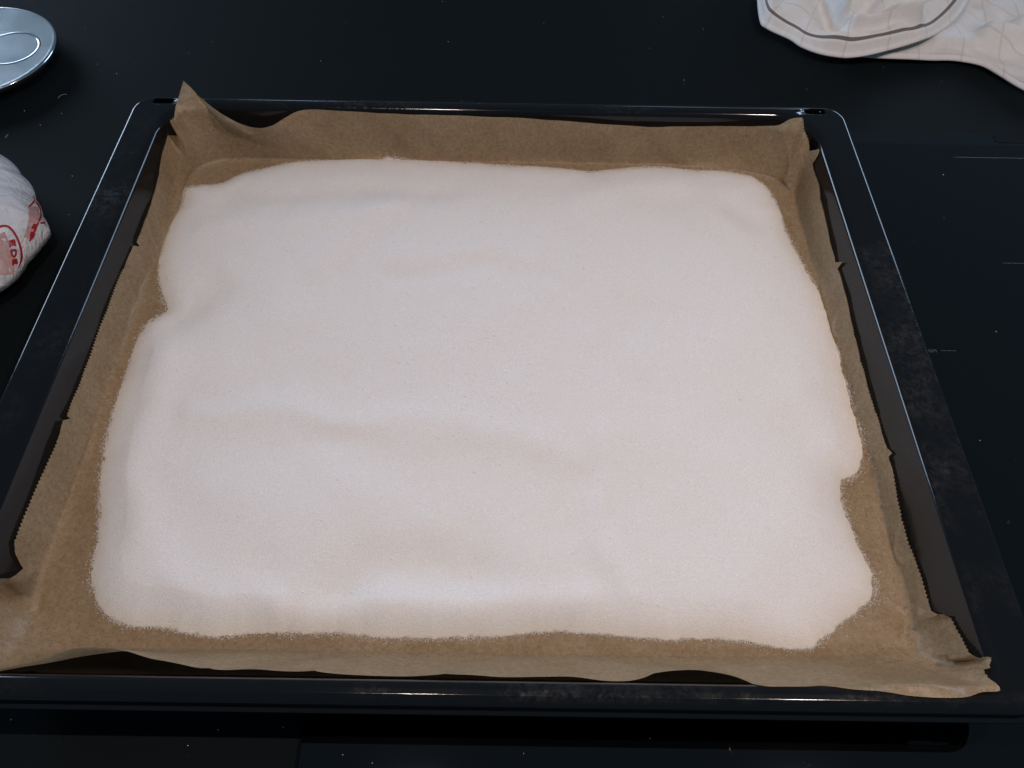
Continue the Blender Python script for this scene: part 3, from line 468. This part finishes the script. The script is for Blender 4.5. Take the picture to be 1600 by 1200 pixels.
hob = empty("ceramic_hob")
tag(hob, "black glass ceramic hob with thin printed lines set on the worktop", "hob")
prof = [(213.2, 0.05), (213.2, 2.6), (212.8, 2.9), (200.2, 3.94), (199.0, 4.0)]
bm = bmesh.new()
rows = []
for x in (-69.0, -68.6, 640.0):
    z_drop = 0.4 if x == -69.0 else 0.0
    r = [bm.verts.new((x*MM, y*MM, max(z-z_drop, 0.05)*MM)) for y, z in prof]
    r += [bm.verts.new((x*MM, -300*MM, (4.0-z_drop)*MM)), bm.verts.new((x*MM, -300*MM, 0.05*MM))]
    rows.append(r)
for a, b in zip(rows[:-1], rows[1:]):
    for i in range(len(a)):
        j = (i+1) % len(a)
        bm.faces.new((a[i], a[j], b[j], b[i]))
bm.faces.new(rows[0])
bm.faces.new(rows[-1])
bm_obj("glass_plate", bm, M_GLASS, hob)
# thin matt black strip, slightly proud of the bevelled back edge
v = [(358.5, 213.0), (357.4, 204.5), (360.0, 202.4), (560, 202.4), (560, 213.0)]
zz = lambda y: 4.0-(y-199.0)*0.080
n = len(v)
vv = [(x, y, zz(y)+0.25) for x, y in v]+[(x, y, zz(y)-0.8) for x, y in v]
mesh_obj("edge_strip", vv, [tuple(range(n))]+[(i, i+n, (i+1) % n+n, (i+1) % n) for i in range(n)], M_MATT_BLACK, hob, False)
for x0, x1, y in ((322.2, 520, 185.8), (322.2, 520, 85.3), (262.9, 271.7, 15.5)):
    bm = bmesh.new()
    box_bm(bm, x0, x1, y-0.16, y+0.16, 4.004, 4.03)
    bm_obj("printed_line", bm, M_HOBPRINT, hob)
fc = bpy.data.curves.new("printed_word", 'FONT')
fc.body = "on"
fc.size = 0.0046
fc.extrude = 0.00001
fo = bpy.data.objects.new("printed_word", fc)
col.objects.link(fo)
bpy.context.view_layer.update()
me = bpy.data.meshes.new_from_object(fo.evaluated_get(bpy.context.evaluated_depsgraph_get()))
bpy.data.objects.remove(fo)
me.materials.clear()
me.materials.append(M_HOBPRINT)
w = bpy.data.objects.new("printed_word", me)
col.objects.link(w)
w.parent = hob
w.location = (0.2557, 0.0142, 0.00403)

# ------------------------------------------------------------------ baking tray
tray = empty("baking_tray")
tag(tray, "black enamelled oven baking tray with a flat flange, straddling worktop and hob", "baking tray")
RIM = 40.0
P = []


def prof_add(inset_x, inset_y, z, rb, rf):
    P.append(rr_ring(232.5-inset_x, 192.5-inset_y, rb, rf, z))


for ix_, iy_, z_ in ((1.6, 2.6, 35.0), (0.8, 1.2, 34.7), (0.2, 0.3, 34.9), (0.0, 0.0, 35.4), (0.1, 0.15, 35.9), (0.2, 0.6, 36.25), (0.3, 1.3, 36.4), (0.3, 1.7, 36.7), (0.2, 1.8, 37.8)):   # beaded lip
    prof_add(ix_, iy_, z_, 15, 15)
for a in (0, 15, 30, 45, 60, 75, 90):                       # outer bend, 2 mm radius
    t = math.radians(a)
    prof_add(2-2*math.cos(t), 3.6-1.7*math.cos(t), 38+2*math.sin(t), 15-2+2*math.cos(t), 15-2+2*math.cos(t))
prof_add(2.5, 3.9, RIM, 14, 14)
prof_add(4.0, 4.4, RIM, 16, 13)
prof_add(6.0, 5.4, RIM, 18, 13)
prof_add(8.0, 5.9, RIM, 20, 13)
prof_add(10.0, 6.4, RIM, 22, 13)
ix, iy = 18.0, 8.5
prof_add(ix-0.5, iy-0.5, RIM, 27, 13)
for a in (0, 12, 24, 36, 48, 60, 72, 77):                   # roll into the wall, 4 mm radius
    t = math.radians(a)
    prof_add(ix+4*math.sin(t), iy+4*math.sin(t), 36+4*math.cos(t), 26, 12)
prof_add(ix+4.3, iy+4.3, 35.2, 25.5, 12)
prof_add(27.6, 18.1, 13.2, 21, 12)
for a in (14, 28, 42, 56, 70, 84, 90):                      # fillet to the floor, 7 mm radius
    t = math.radians(a)
    prof_add(28+7*(1-math.cos(t)), 18.5+7*(1-math.cos(t)), 12.5-7*math.sin(t), 20-a*0.05, 12)
prof_add(35.6, 26.1, 5.5, 15, 12)
nring = len(P[0])
# along front and back the flange bends down towards its lip
verts = [(x_, y_, z_-min(4.0, max(0.0, abs(y_)-186.6))*(0.62 if y_ < 0 else 0.25) if z_ > 33 else z_) for ring in P for x_, y_, z_ in ring]
faces = grid_faces(nring, len(P), True)
faces.append(tuple(range((len(P)-1)*nring, len(P)*nring)))
body = mesh_obj("pan", verts, faces, M_ENAMEL, None, True)
sm = body.modifiers.new("thickness", 'SOLIDIFY')
sm.thickness, sm.offset = 0.0011, -1.0
cut = []
for sx in (-1, 1):                                          # hanging slots in the back corners
    bm = bmesh.new()
    x0, x1 = sorted((sx*207.0, sx*220.5))
    box_bm(bm, x0, x1, 181.6, 187.6, 30, 50)
    bmesh.ops.bevel(bm, geom=[e for e in bm.edges if abs(e.verts[0].co.z-e.verts[1].co.z) > 0.01], offset=0.0008, segments=2, affect='EDGES')
    c_ = bm_obj("slot_cutter", bm, M_ENAMEL)
    md = body.modifiers.new("slot", 'BOOLEAN')
    md.operation, md.solver, md.object = 'DIFFERENCE', 'EXACT', c_
    cut.append(c_)
bpy.context.view_layer.update()
me = bpy.data.meshes.new_from_object(body.evaluated_get(bpy.context.evaluated_depsgraph_get()))
body.modifiers.clear()
body.data = me
for c_ in cut:
    bpy.data.objects.remove(c_)
body.parent = tray
# normals must face outwards on the visible side
bm = bmesh.new()
bm.from_mesh(me)
bmesh.ops.recalc_face_normals(bm, faces=bm.faces)
bm.to_mesh(me)
bm.free()

# ------------------------------------------------------------------ baking paper
pb = PaperBase(PAPER)
E = np.array(PAPER, float)
ne = len(E)
dense, acc = [], 0.0
for i in range(ne):
    p0, p1, p2, p3 = E[i-1], E[i], E[(i+1) % ne], E[(i+2) % ne]
    L = np.linalg.norm((p2-p1)[:3])
    if p1[3] == 2 or p2[3] == 2:                             # factory edge: smooth curve
        kk = max(2, int(L/1.6))
        t = (np.arange(kk)/kk)[:, None]
        m1 = (p2-p0)[:3]*0.5 if p1[3] == 2 else (p2-p1)[:3]
        m2 = (p3-p1)[:3]*0.5 if p2[3] == 2 else (p2-p1)[:3]
        for m in (m1, m2):
            l = np.linalg.norm(m)
            if l > L*1.2:
                m *= L*1.2/l
        h = (2*t**3-3*t**2+1)*p1[:3]+(t**3-2*t**2+t)*m1+(-2*t**3+3*t**2)*p2[:3]+(t**3-t**2)*m2
        seg = np.hstack([h, np.zeros((kk, 1))])
    elif p1[3] == 1 and p2[3] == 1:                          # toothed tear-off edge
        kk = max(2, int(round(L/0.5)))
        t = (np.arange(kk)/kk)[:, None]
        h = p1[:3]+(p2-p1)[:3]*t
        ph = ((acc+L*t[:, 0])/2.0) % 1.0
        acc += L
        tooth = (1-2*np.abs(ph-0.5)*2)*0.55+rng.normal(0, 0.05, kk)
        seg = np.hstack([h, tooth[:, None]])
    else:                                                    # ragged little tears
        kk = max(2, int(round(L/0.6)))
        t = (np.arange(kk)/kk)[:, None]
        h = p1[:3]+(p2-p1)[:3]*t
        seg = np.hstack([h, rng.normal(0, 0.12, (kk, 1))])
    dense.append(seg)
dense = np.vstack(dense)
dth = np.unwrap(np.arctan2(dense[:, 1], dense[:, 0]))
dth = np.maximum.accumulate(dth+np.arange(len(dth))*1e-7)
rf = fold_radius(dth)
F = np.stack([rf*np.cos(dth), rf*np.sin(dth), np.full(len(dth), FOLD[3])], 1)
N = len(dense)
S = np.concatenate([np.linspace(0, 1.0, 34)[1:]])
rings = []
for rho in (0.15, 0.4, 0.65, 0.8, 0.88, 0.93, 0.97, 1.0):
    q_ = F*rho
    q_[:, 2] = FOLD[3]
    rings.append(q_)
edge = dense[:, :3].copy()
out = edge-F
out /= np.maximum(np.linalg.norm(out, axis=1), 1e-6)[:, None]
edge += out*dense[:, 3:4]


def opening_sd(ax, ay):
    """signed distance (mm) outwards from the pan opening, rounded at the corners"""
    c0 = np.where(ay > 0, 22.0, 9.0)
    e0, e1 = np.abs(ax)-(210.5-c0), np.abs(ay)-(180.0-c0)
    return np.where((e0 > 0) & (e1 > 0), np.hypot(e0, e1)-c0, np.maximum(e0, e1)-c0)


over = np.clip((opening_sd(edge[:, 0], edge[:, 1])-0.5)/1.5, 0, 1)
s_cross = np.ones(N)
for s_ in np.linspace(1, 0.3, 70):
    out_ = opening_sd(F[:, 0]+(edge[:, 0]-F[:, 0])*s_, F[:, 1]+(edge[:, 1]-F[:, 1])*s_) > -0.3
    s_cross = np.where(out_, s_, s_cross)
expo = 2.0-1.2*np.clip((edge[:, 1]-140)/12, 0, 1)*np.clip((-edge[:, 0]-105)/30, 0, 1)
expo = expo-1.1*np.clip((edge[:, 1]-150)/12, 0, 1)*np.clip((edge[:, 0]-180)/10, 0, 1)
expo = expo-0.75*np.clip((-edge[:, 1]-150)/12, 0, 1)*np.clip((175-np.abs(edge[:, 0]))/20, 0, 1)
kern = np.hanning(41)/np.hanning(41).sum()
over = np.convolve(np.r_[over[-20:], over, over[:20]], kern, 'valid')
for s_ in S:
    q_ = F+(edge-F)*s_
    prog = np.clip(s_/s_cross, 0, 1)**1.08
    q_[:, 2] = FOLD[3]+(edge[:, 2]-FOLD[3])*(s_**expo*(1-over)+prog*over)
    rings.append(q_)
mrow = len(rings)
fr_ = np.fft.rfftfreq(N)
for r_, q_ in enumerate(rings):                              # paper bends softly away from its cut edge
    sg = 26*(1-(0 if r_ < 8 else S[r_-8]))**1.5
    q_[:] = np.fft.irfft(np.fft.rfft(q_, axis=0)*np.exp(-2*(np.pi*sg*fr_)**2)[:, None], N, axis=0)
V = np.vstack(rings)
# crumples: along the surface normal, fading out under the sugar
G = V.reshape(mrow, N, 3)
du = np.roll(G, -3, 1)-np.roll(G, 3, 1)
dv = np.gradient(G, axis=0)
nrm = np.cross(du, dv)
nrm /= np.maximum(np.linalg.norm(nrm, axis=2, keepdims=True), 1e-9)
nrm *= np.sign(nrm[..., 2:3]+1e-6)
rowidx = np.arange(mrow)
srow = np.where(rowidx < 8, 0.0, np.concatenate([np.zeros(8), S]))[:, None]
wgt = np.clip(srow*3, 0, 1)
x, y, z = G[..., 0], G[..., 1], G[..., 2]
a_ = x+y*0.6+z*0.8
b_ = y-x*0.4-z*0.5
calm = 1-0.7*np.clip((y-120)/30, 0, 1)*np.clip((-60-x)/60, 0, 1)
crump = vnoise(a_, b_, 38, 3)*0.9+vnoise(a_, b_, 15, 5)*0.45
ridge = (1-np.abs(vnoise(a_*0.8+b_*0.5, b_*0.8-a_*0.3, 26, 11)))**6*0.7
disp = wgt*(crump+ridge)*0.9*calm
flat_w = np.clip((rowidx-4)/4, 0, 1)[:, None]
for pts, hgt, wd in CREASE:
    d_ = seg_dist(x, y, pts)
    disp = disp+flat_w*np.clip(srow*6+0.4, 0, 1)*hgt*np.exp(-d_/wd)
G = G+nrm*disp[..., None]
# stay inside the pan
gx_, gy_, gz_ = G[..., 0], G[..., 1], G[..., 2]
lim_z = np.minimum(gz_, 36)
wx = np.where(lim_z < 12.5, 197.5+np.sqrt(np.maximum(49-(12.5-lim_z)**2, 0)), 204.5+(lim_z-12)*0.25)-0.5
wy = wx-30.5
low = gz_ < 34
gx_ = np.where(low, np.clip(gx_, -wx, wx), gx_)
gy_ = np.where(low, np.clip(gy_, -wy, wy), gy_)
cr = np.where(gy_ > 0, 25.0, 12.5)
ex, ey = np.abs(gx_)-(wx-cr), np.abs(gy_)-(wy-cr)
el = np.hypot(ex, ey)
pull = np.where((ex > 0) & (ey > 0) & (el > cr) & low, cr/np.maximum(el, 1e-6), 1.0)
gx_ = np.where(pull < 1, np.sign(gx_)*((wx-cr)+ex*pull), gx_)
gy_ = np.where(pull < 1, np.sign(gy_)*((wy-cr)+ey*pull), gy_)
cf = np.where(gy_ > 0, 15.0, 12.0)
fx_, fy_ = np.abs(gx_)-(197.3-cf), np.abs(gy_)-(166.8-cf)
fd = np.where((fx_ > 0) & (fy_ > 0), np.hypot(fx_, fy_)-cf, np.maximum(fx_, fy_)-cf)
gz_ = np.maximum(gz_, 6.0+np.where(fd > 0, 7-np.sqrt(np.maximum(49-np.clip(fd, 0, 6.5)**2, 0)), 0))
# lie over the rolled edge and flange
sd = opening_sd(gx_, gy_)
roll = 36+np.sqrt(np.maximum(16-np.clip(4-sd, 0, 4)**2, 0))+np.where((gx_ > 200) & (gy_ < -165), 4.0, 0.9)
gz_ = np.where(sd > -0.4, np.maximum(gz_, roll), gz_)
G = np.stack([gx_, gy_, gz_], -1)
V = G.reshape(-1, 3)
faces = grid_faces(N, mrow, True)
faces.append(tuple(range(N-1, -1, -1)))
paper = mesh_obj("baking_paper", V, faces, M_PAPER)
tag(paper, "brown baking paper with toothed torn edges lining the black tray", "baking paper")

# ------------------------------------------------------------------ sugar
B = catmull(SUGAR, 0.75, True)
keep = np.r_[True, np.linalg.norm(np.diff(B, axis=0), axis=1) > 0.05]
B = B[keep]
nb = len(B)
rho = np.concatenate([np.linspace(0.02, 0.80, 120), np.linspace(0.80, 1.0, 75)[1:]])
jag = vnoise(np.arange(nb)*1.0, np.zeros(nb), 2.2, 21)*0.45+vnoise(np.arange(nb)*1.0, np.zeros(nb), 9, 22)*0.6
ur = B/np.linalg.norm(B, axis=1)[:, None]
Bj = B+ur*jag[:, None]
X = np.stack([Bj[:, 0][None]*rho[:, None], Bj[:, 1][None]*rho[:, None]], -1)
x, y = X[..., 0], X[..., 1]
dist = seg_dist(x.ravel(), y.ravel(), Bj[::4], True).reshape(x.shape)
H = 7.6+1.2*vnoise(x, y, 85, 31)
t = H*(1-np.exp(-dist*0.78/H))*(1-0.35*np.exp(-dist/2.5))
rel = np.zeros_like(x)
warp = vnoise(x, y, 34, 41)*7
for pts, hgt, wd in RELIEF:
    d_ = seg_dist((x+warp).ravel(), (y+warp*0.7).ravel(), pts).reshape(x.shape)
    rel += hgt*1.15*np.exp(-(d_/(wd*1.35))**2)
rel += vnoise(x*0.6, y*1.3, 55, 51)*1.1+vnoise(x, y*1.2, 20, 52)*0.30
t = t+rel*np.clip(dist/16, 0, 1)
t = np.maximum(t, 0.12)
t = t+vnoise(x, y, 9, 61)*0.10*np.clip(dist/3, 0, 1)+rng.normal(0, 0.09, x.shape)*np.exp(-dist/1.5)
zb = pb.z(x.ravel(), y.ravel()).reshape(x.shape)
z = FOLD[3]+np.maximum(t, zb-FOLD[3]+0.12+0.5*np.clip(dist/3, 0, 1))
z[-1] = zb[-1]-0.3
z[-2] = zb[-2]+0.15
SV = np.stack([x, y, z], -1).reshape(-1, 3)
faces = grid_faces(nb, len(rho), True)
faces.append(tuple(range(nb-1, -1, -1)))
sugar = mesh_obj("sugar", SV, faces, M_SUGAR)
at = sugar.data.attributes.new("thin", 'FLOAT', 'POINT')
at.data.foreach_set("value", np.clip(0.75*np.exp(-(z-zb)/2.6), 0, 1).ravel().astype(np.float32))
tag(sugar, "thick uneven layer of white sugar spread on the baking paper", "sugar", "stuff")


def crystals(name, centres, sizes, material, parent=None):
    """many little tilted cubes joined in one mesh"""
    n = len(centres)
    base = np.array([(-1, -1, -1), (1, -1, -1), (1, 1, -1), (-1, 1, -1), (-1, -1, 1), (1, -1, 1), (1, 1, 1), (-1, 1, 1)], float)*0.5
    qf = np.array([(0, 3, 2, 1), (4, 5, 6, 7), (0, 1, 5, 4), (2, 3, 7, 6), (1, 2, 6, 5), (0, 4, 7, 3)])
    qn = rng.normal(size=(n, 4))
    qn /= np.linalg.norm(qn, axis=1)[:, None]
    a, b, c, d = qn.T
    Rm = np.stack([np.stack([1-2*(c*c+d*d), 2*(b*c-d*a), 2*(b*d+c*a)], -1), np.stack([2*(b*c+d*a), 1-2*(b*b+d*d), 2*(c*d-b*a)], -1),
                   np.stack([2*(b*d-c*a), 2*(c*d+b*a), 1-2*(b*b+c*c)], -1)], 1)
    asp = rng.uniform(0.7, 1.3, (n, 1, 3))
    vv = np.einsum('nij,nkj->nki', Rm, base[None]*asp*np.asarray(sizes)[:, None, None])+np.asarray(centres)[:, None, :]
    ff = (qf[None]+(np.arange(n)*8)[:, None, None]).reshape(-1, 4)
    return mesh_obj(name, vv.reshape(-1, 3), [tuple(f) for f in ff.tolist()], material, parent, False)


# loose grains along the edge of the heap, and a few big crystals that catch the light
nl = 11000
ii = rng.integers(0, nb, nl)
thin = 0.35+0.22*(vnoise(ii*1.0, ii*0.0, 60, 71)+1)
bx, by = B[ii, 0], B[ii, 1]
for (hx, hy, rr, f_) in ((196, -66, 10, 2.4), (188, -128, 11, 2.6), (-180, -100, 42, 0.5), (-183, 40, 8, 1.2)):
    thin = thin+f_*np.exp(-((bx-hx)**2+(by-hy)**2)/(2*rr*rr))*0.8
off = rng.exponential(1.0, nl)*thin-0.6
gx, gy = bx+ur[ii, 0]*off+rng.normal(0, 0.25, nl), by+ur[ii, 1]*off+rng.normal(0, 0.25, nl)
sz = rng.uniform(0.22, 0.44, nl)
gz = pb.z(gx, gy)+sz*0.25+np.maximum(-off, 0)*0.35
ok = gz < 10.5
loose = crystals("loose_grain", np.stack([gx, gy, gz], 1)[ok], sz[ok], M_GRAIN, sugar)
tag(loose, kind="stuff")
ns = 260
fi = rng.integers(0, len(SV)-nb*3, ns)
big = crystals("sparkling_crystal", SV[fi]+np.array([0, 0, 0.1]), rng.uniform(0.35, 0.7, ns), M_CRYSTAL, sugar)
tag(big, kind="stuff")

# ------------------------------------------------------------------ steel plate at the back left
plate = empty("steel_plate")
tag(plate, "round polished steel plate with a small off-centre ring, lying on the worktop", "steel plate")
PC, PR = (-392.7, 281.2), 59.8
NS = 128


def lathe(prof_, name, mat, parent):
    vv = []
    for r, z_ in prof_:
        for i in range(NS):
            a = 2*math.pi*i/NS
            vv.append((PC[0]+r*math.cos(a), PC[1]+r*math.sin(a), z_))
    ff = grid_faces(NS, len(prof_), True)
    ff.append(tuple(range(NS-1, -1, -1)))
    ff.append(tuple(range((len(prof_)-1)*NS, len(prof_)*NS)))
    o_ = mesh_obj(name, vv, ff, mat, parent, True)
    bm_ = bmesh.new()
    bm_.from_mesh(o_.data)
    bmesh.ops.recalc_face_normals(bm_, faces=bm_.faces)
    bm_.to_mesh(o_.data)
    bm_.free()
    return o_


disc = lathe([(52, 7.4), (58.6, 7.6), (59.5, 8.3), (59.8, 9.2), (59.8, 10.6), (59.6, 11.3), (59.2, 11.7), (58.6, 11.85), (57.8, 11.8), (56, 11.7), (5, 11.7)], "disc", M_STEEL, plate)
rv = []
for r_, z_ in ((19.6, 11.72), (20.2, 12.05), (20.9, 12.05), (21.6, 11.72)):
    rv += [(-365.3+r_*math.cos(2*math.pi*i/96), 284.8+r_*math.sin(2*math.pi*i/96), z_) for i in range(96)]
mesh_obj("raised_ring", rv, grid_faces(96, 4, True), M_STEEL, plate)
lathe([(30, 0.02), (50, 0.02), (51, 0.5), (51.5, 7.5), (30, 7.5)], "base_ring", M_SEAL, plate)

# ------------------------------------------------------------------ bag at the left
bag = empty("plastic_bag")
tag(bag, "full white plastic bag with red oval print beside the tray", "bag")
bs = BagShape(BAG)
nth = 220
th = np.linspace(0, 2*np.pi, nth, endpoint=False)
rad = bs.radius(th)
rhos = np.concatenate([np.linspace(0.03, 0.9, 40), np.linspace(0.9, 1.0, 12)[1:]])
bv = []


def bag_wrinkle(x_, y_, r_):
    w_ = (1-np.abs(vnoise(x_*0.8+y_*0.6, y_*0.8-x_*0.6, 17, 81)))**5*1.1+vnoise(x_, y_, 24, 82)*1.2
    return w_*np.clip((1-r_)*6, 0, 1)


for r_ in rhos:
    x_, y_ = BAG_C[0]+rad*r_*np.cos(th), BAG_C[1]+rad*r_*np.sin(th)
    bv.append(np.stack([x_, y_, bs.top(r_)+bag_wrinkle(x_, y_, r_)], 1))
for r_ in rhos[::-1][1:]:
    x_, y_ = BAG_C[0]+rad*r_*np.cos(th), BAG_C[1]+rad*r_*np.sin(th)
    bv.append(np.stack([x_, y_, np.full(nth, bs.bottom(r_))], 1))
ff = grid_faces(nth, len(bv), True)
ff.append(tuple(range(nth-1, -1, -1)))
ff.append(tuple(range((len(bv)-1)*nth, len(bv)*nth)))
film = mesh_obj("film", np.vstack(bv), ff, M_FILM, bag)


def decal(strips, name, mat, lift):
    """ribbons printed on the film"""
    vv, fs = [], []
    for st in strips:
        k0 = len(vv)
        for row in st:
            for px, py, pz in row:
                dx, dy = px-BAG_C[0], py-BAG_C[1]
                r_ = math.hypot(dx, dy)/float(bs.radius(math.atan2(dy, dx)))
                zz_ = float(bs.top(r_))+float(bag_wrinkle(np.array(px), np.array(py), r_))
                # step off along the outward direction too, the flank is steep
                vv.append((px+dx*0.0012*lift/0.3, py+dy*0.0012*lift/0.3, zz_+lift))
        m_ = len(st[0])
        for r_ in range(len(st)-1):
            for c_ in range(m_-1):
                i0 = k0+r_*m_+c_
                fs.append((i0, i0+1, i0+1+m_, i0+m_))
    return mesh_obj(name, vv, fs, mat, film)


for st in PRINT_FILL:
    decal([st], "pale_print", M_PALERED, 0.25)
for st in PRINT_OVAL:
    decal([st], "oval_line", M_RED, 0.4)
for le in PRINT_LETTER:
    decal(le, "printed_letter", M_RED, 0.45)

# ------------------------------------------------------------------ tea towel at the back right
towel = empty("tea_towel")
tag(towel, "crumpled cream checked tea towel with a dark stripe along its hem", "tea towel")


def cloth(name, edge_pts, centre, z0, zh, seed, ridges, grow, stripe, crest, lift):
    e = catmull(edge_pts, 1.6)
    n_ = len(e)
    arc = np.r_[0, np.cumsum(np.linalg.norm(np.diff(e, axis=0), axis=1))]
    tgt = np.array(centre)[None] if centre is not None else e+np.array(grow)[None]
    d_ = tgt-e
    Ld = np.linalg.norm(d_, axis=1)
    # rows: tucked under, round the thick edge, then over the top (distance in mm from the edge)
    rows_ = [(5.0, -1.4), (2.0, -1.4), (0.5, -1.0), (0.0, -0.3), (0.2, 0.5), (0.9, 1.2), (2.2, 1.9), (3.6, 2.6)]
    dist_ = np.concatenate([np.linspace(5, 60, 46), np.linspace(62, 230, 56)])
    vv, uvs = [], []
    base_n = vnoise(e[:, 0], e[:, 1], 45, seed)*4.0
    base_n = base_n+2*lift*np.clip((e[:, 0]-270)/60, 0, 1)
    wl = 0.0
    for inn, dz in rows_:
        p = e+d_/Ld[:, None]*inn
        vv.append(np.c_[p, z0+dz+base_n*0.5])
        uvs.append(np.c_[arc, np.full(n_, max(0.0, wl))])
        wl += 0.9
    for s_ in dist_:
        fr = s_
        p = e+d_/Ld[:, None]*np.minimum(fr, Ld*0.93)[:, None]
        hh = zh*(1-np.exp(-s_/28))+crest*(0.5+0.8*vnoise(e[:, 0], e[:, 1], 33, seed+7))*(np.exp(-((s_-11)/7)**2)-0.7*np.exp(-((s_-26)/10)**2))
        folds = (vnoise(p[:, 0]*0.9+p[:, 1]*0.45, p[:, 1]*0.7-p[:, 0]*0.3, 46, seed+1)*11+vnoise(p[:, 0]+p[:, 1], p[:, 1]-p[:, 0], 21, seed+2)*3.0)*(1-np.exp(-s_/20))
        zz_ = z0+2.8+hh+folds+base_n*0.5
        for pts, hgt, wd in ridges:
            zz_ = zz_+hgt*np.exp(-(seg_dist(p[:, 0], p[:, 1], pts)/wd)**2)
        vv.append(np.c_[p, np.maximum(zz_, z0)])
        uvs.append(np.c_[arc, np.full(n_, (s_+6.0) if stripe else (s_+60.0))])
    o_ = mesh_obj(name, np.vstack(vv), grid_faces(n_, len(vv)), M_COTTON, towel)
    U = np.vstack(uvs)*MM
    lay = o_.data.uv_layers.new(name="weave")
    li = np.zeros(len(o_.data.loops), np.int32)
    o_.data.loops.foreach_get("vertex_index", li)
    lay.data.foreach_set("uv", U[li].ravel())
    return o_


cloth("top_fold", TOWEL_A, (312.0, 470.0), 8.0, 24.0, 91,
      [([(270, 328), (277, 317), (290, 318), (306, 325), (324, 323)], 14.0, 4.5), ([(266, 395), (269, 345), (270, 328)], 14.0, 4.5), ([(256, 385), (261, 345), (266, 326)], -9.0, 7.5), ([(284, 332), (296, 350)], -8.0, 7.0),
       ([(345, 375), (330, 345)], 6.0, 12.0)], None, True, 5.0, 8.0)
cloth("lower_fold", TOWEL_B, None, 4.0, 5.0, 95, [([(392, 330), (420, 310), (470, 300)], 11.0, 9.0), ([(405, 275), (440, 258)], 6.0, 7.0), ([(345, 312), (380, 318)], 4.0, 6.0), ([(420, 340), (480, 350)], 9.0, 9.0), ([(375, 312), (395, 300)], -3.0, 8.0)], (25.0, 160.0), False, 0.0, 0.0)

# ------------------------------------------------------------------ crumbs and lint on the worktop
cc, ss = [], []
for x_, y_ in CRUMB:
    on_hob = x_ > -69 and y_ < 199
    s_ = random.uniform(0.22, 0.42)
    cc.append((x_, y_, (4.0 if on_hob else 0.0)+s_*0.35))
    ss.append(s_)
for _ in range(90):
    x_, y_ = random.uniform(-430, 430), random.uniform(-215, 420)
    if abs(x_) < 240 and abs(y_) < 198:
        continue
    s_ = random.uniform(0.10, 0.26)
    on_hob = x_ > -69 and y_ < 199
    if on_hob and random.random() < 0.7 or (x_ > -69 and 198 < y_ < 214):
        continue
    cc.append((x_, y_, (4.0 if on_hob else 0.0)+s_*0.35))
    ss.append(s_)
o = crystals("spilled_grains", np.array(cc), np.array(ss), M_CRYSTAL)
tag(o, "stray white grains scattered over the dark worktop and hob", "grains", "stuff")

for pts, lab in zip(LINT[:2], ("curved pale lint fibre lying on the worktop behind the tray corner", "short straight pale lint fibre on the worktop beside the white bag")):
    cl = catmull(pts, 0.4)
    n_ = len(cl)
    vv = []
    for i in range(n_):
        tg = cl[min(i+1, n_-1)]-cl[max(i-1, 0)]
        tg = tg/np.linalg.norm(tg)
        for a in range(6):
            ca, sa = math.cos(a*math.pi/3)*0.13, math.sin(a*math.pi/3)*0.13
            vv.append((cl[i, 0]-tg[1]*ca, cl[i, 1]+tg[0]*ca, 0.14+sa))
    fs = [(i*6+a, i*6+(a+1) % 6, (i+1)*6+(a+1) % 6, (i+1)*6+a) for i in range(n_-1) for a in range(6)]
    tag(mesh_obj("lint_fibre", vv, fs, M_COTTON_PLAIN), lab, "lint")
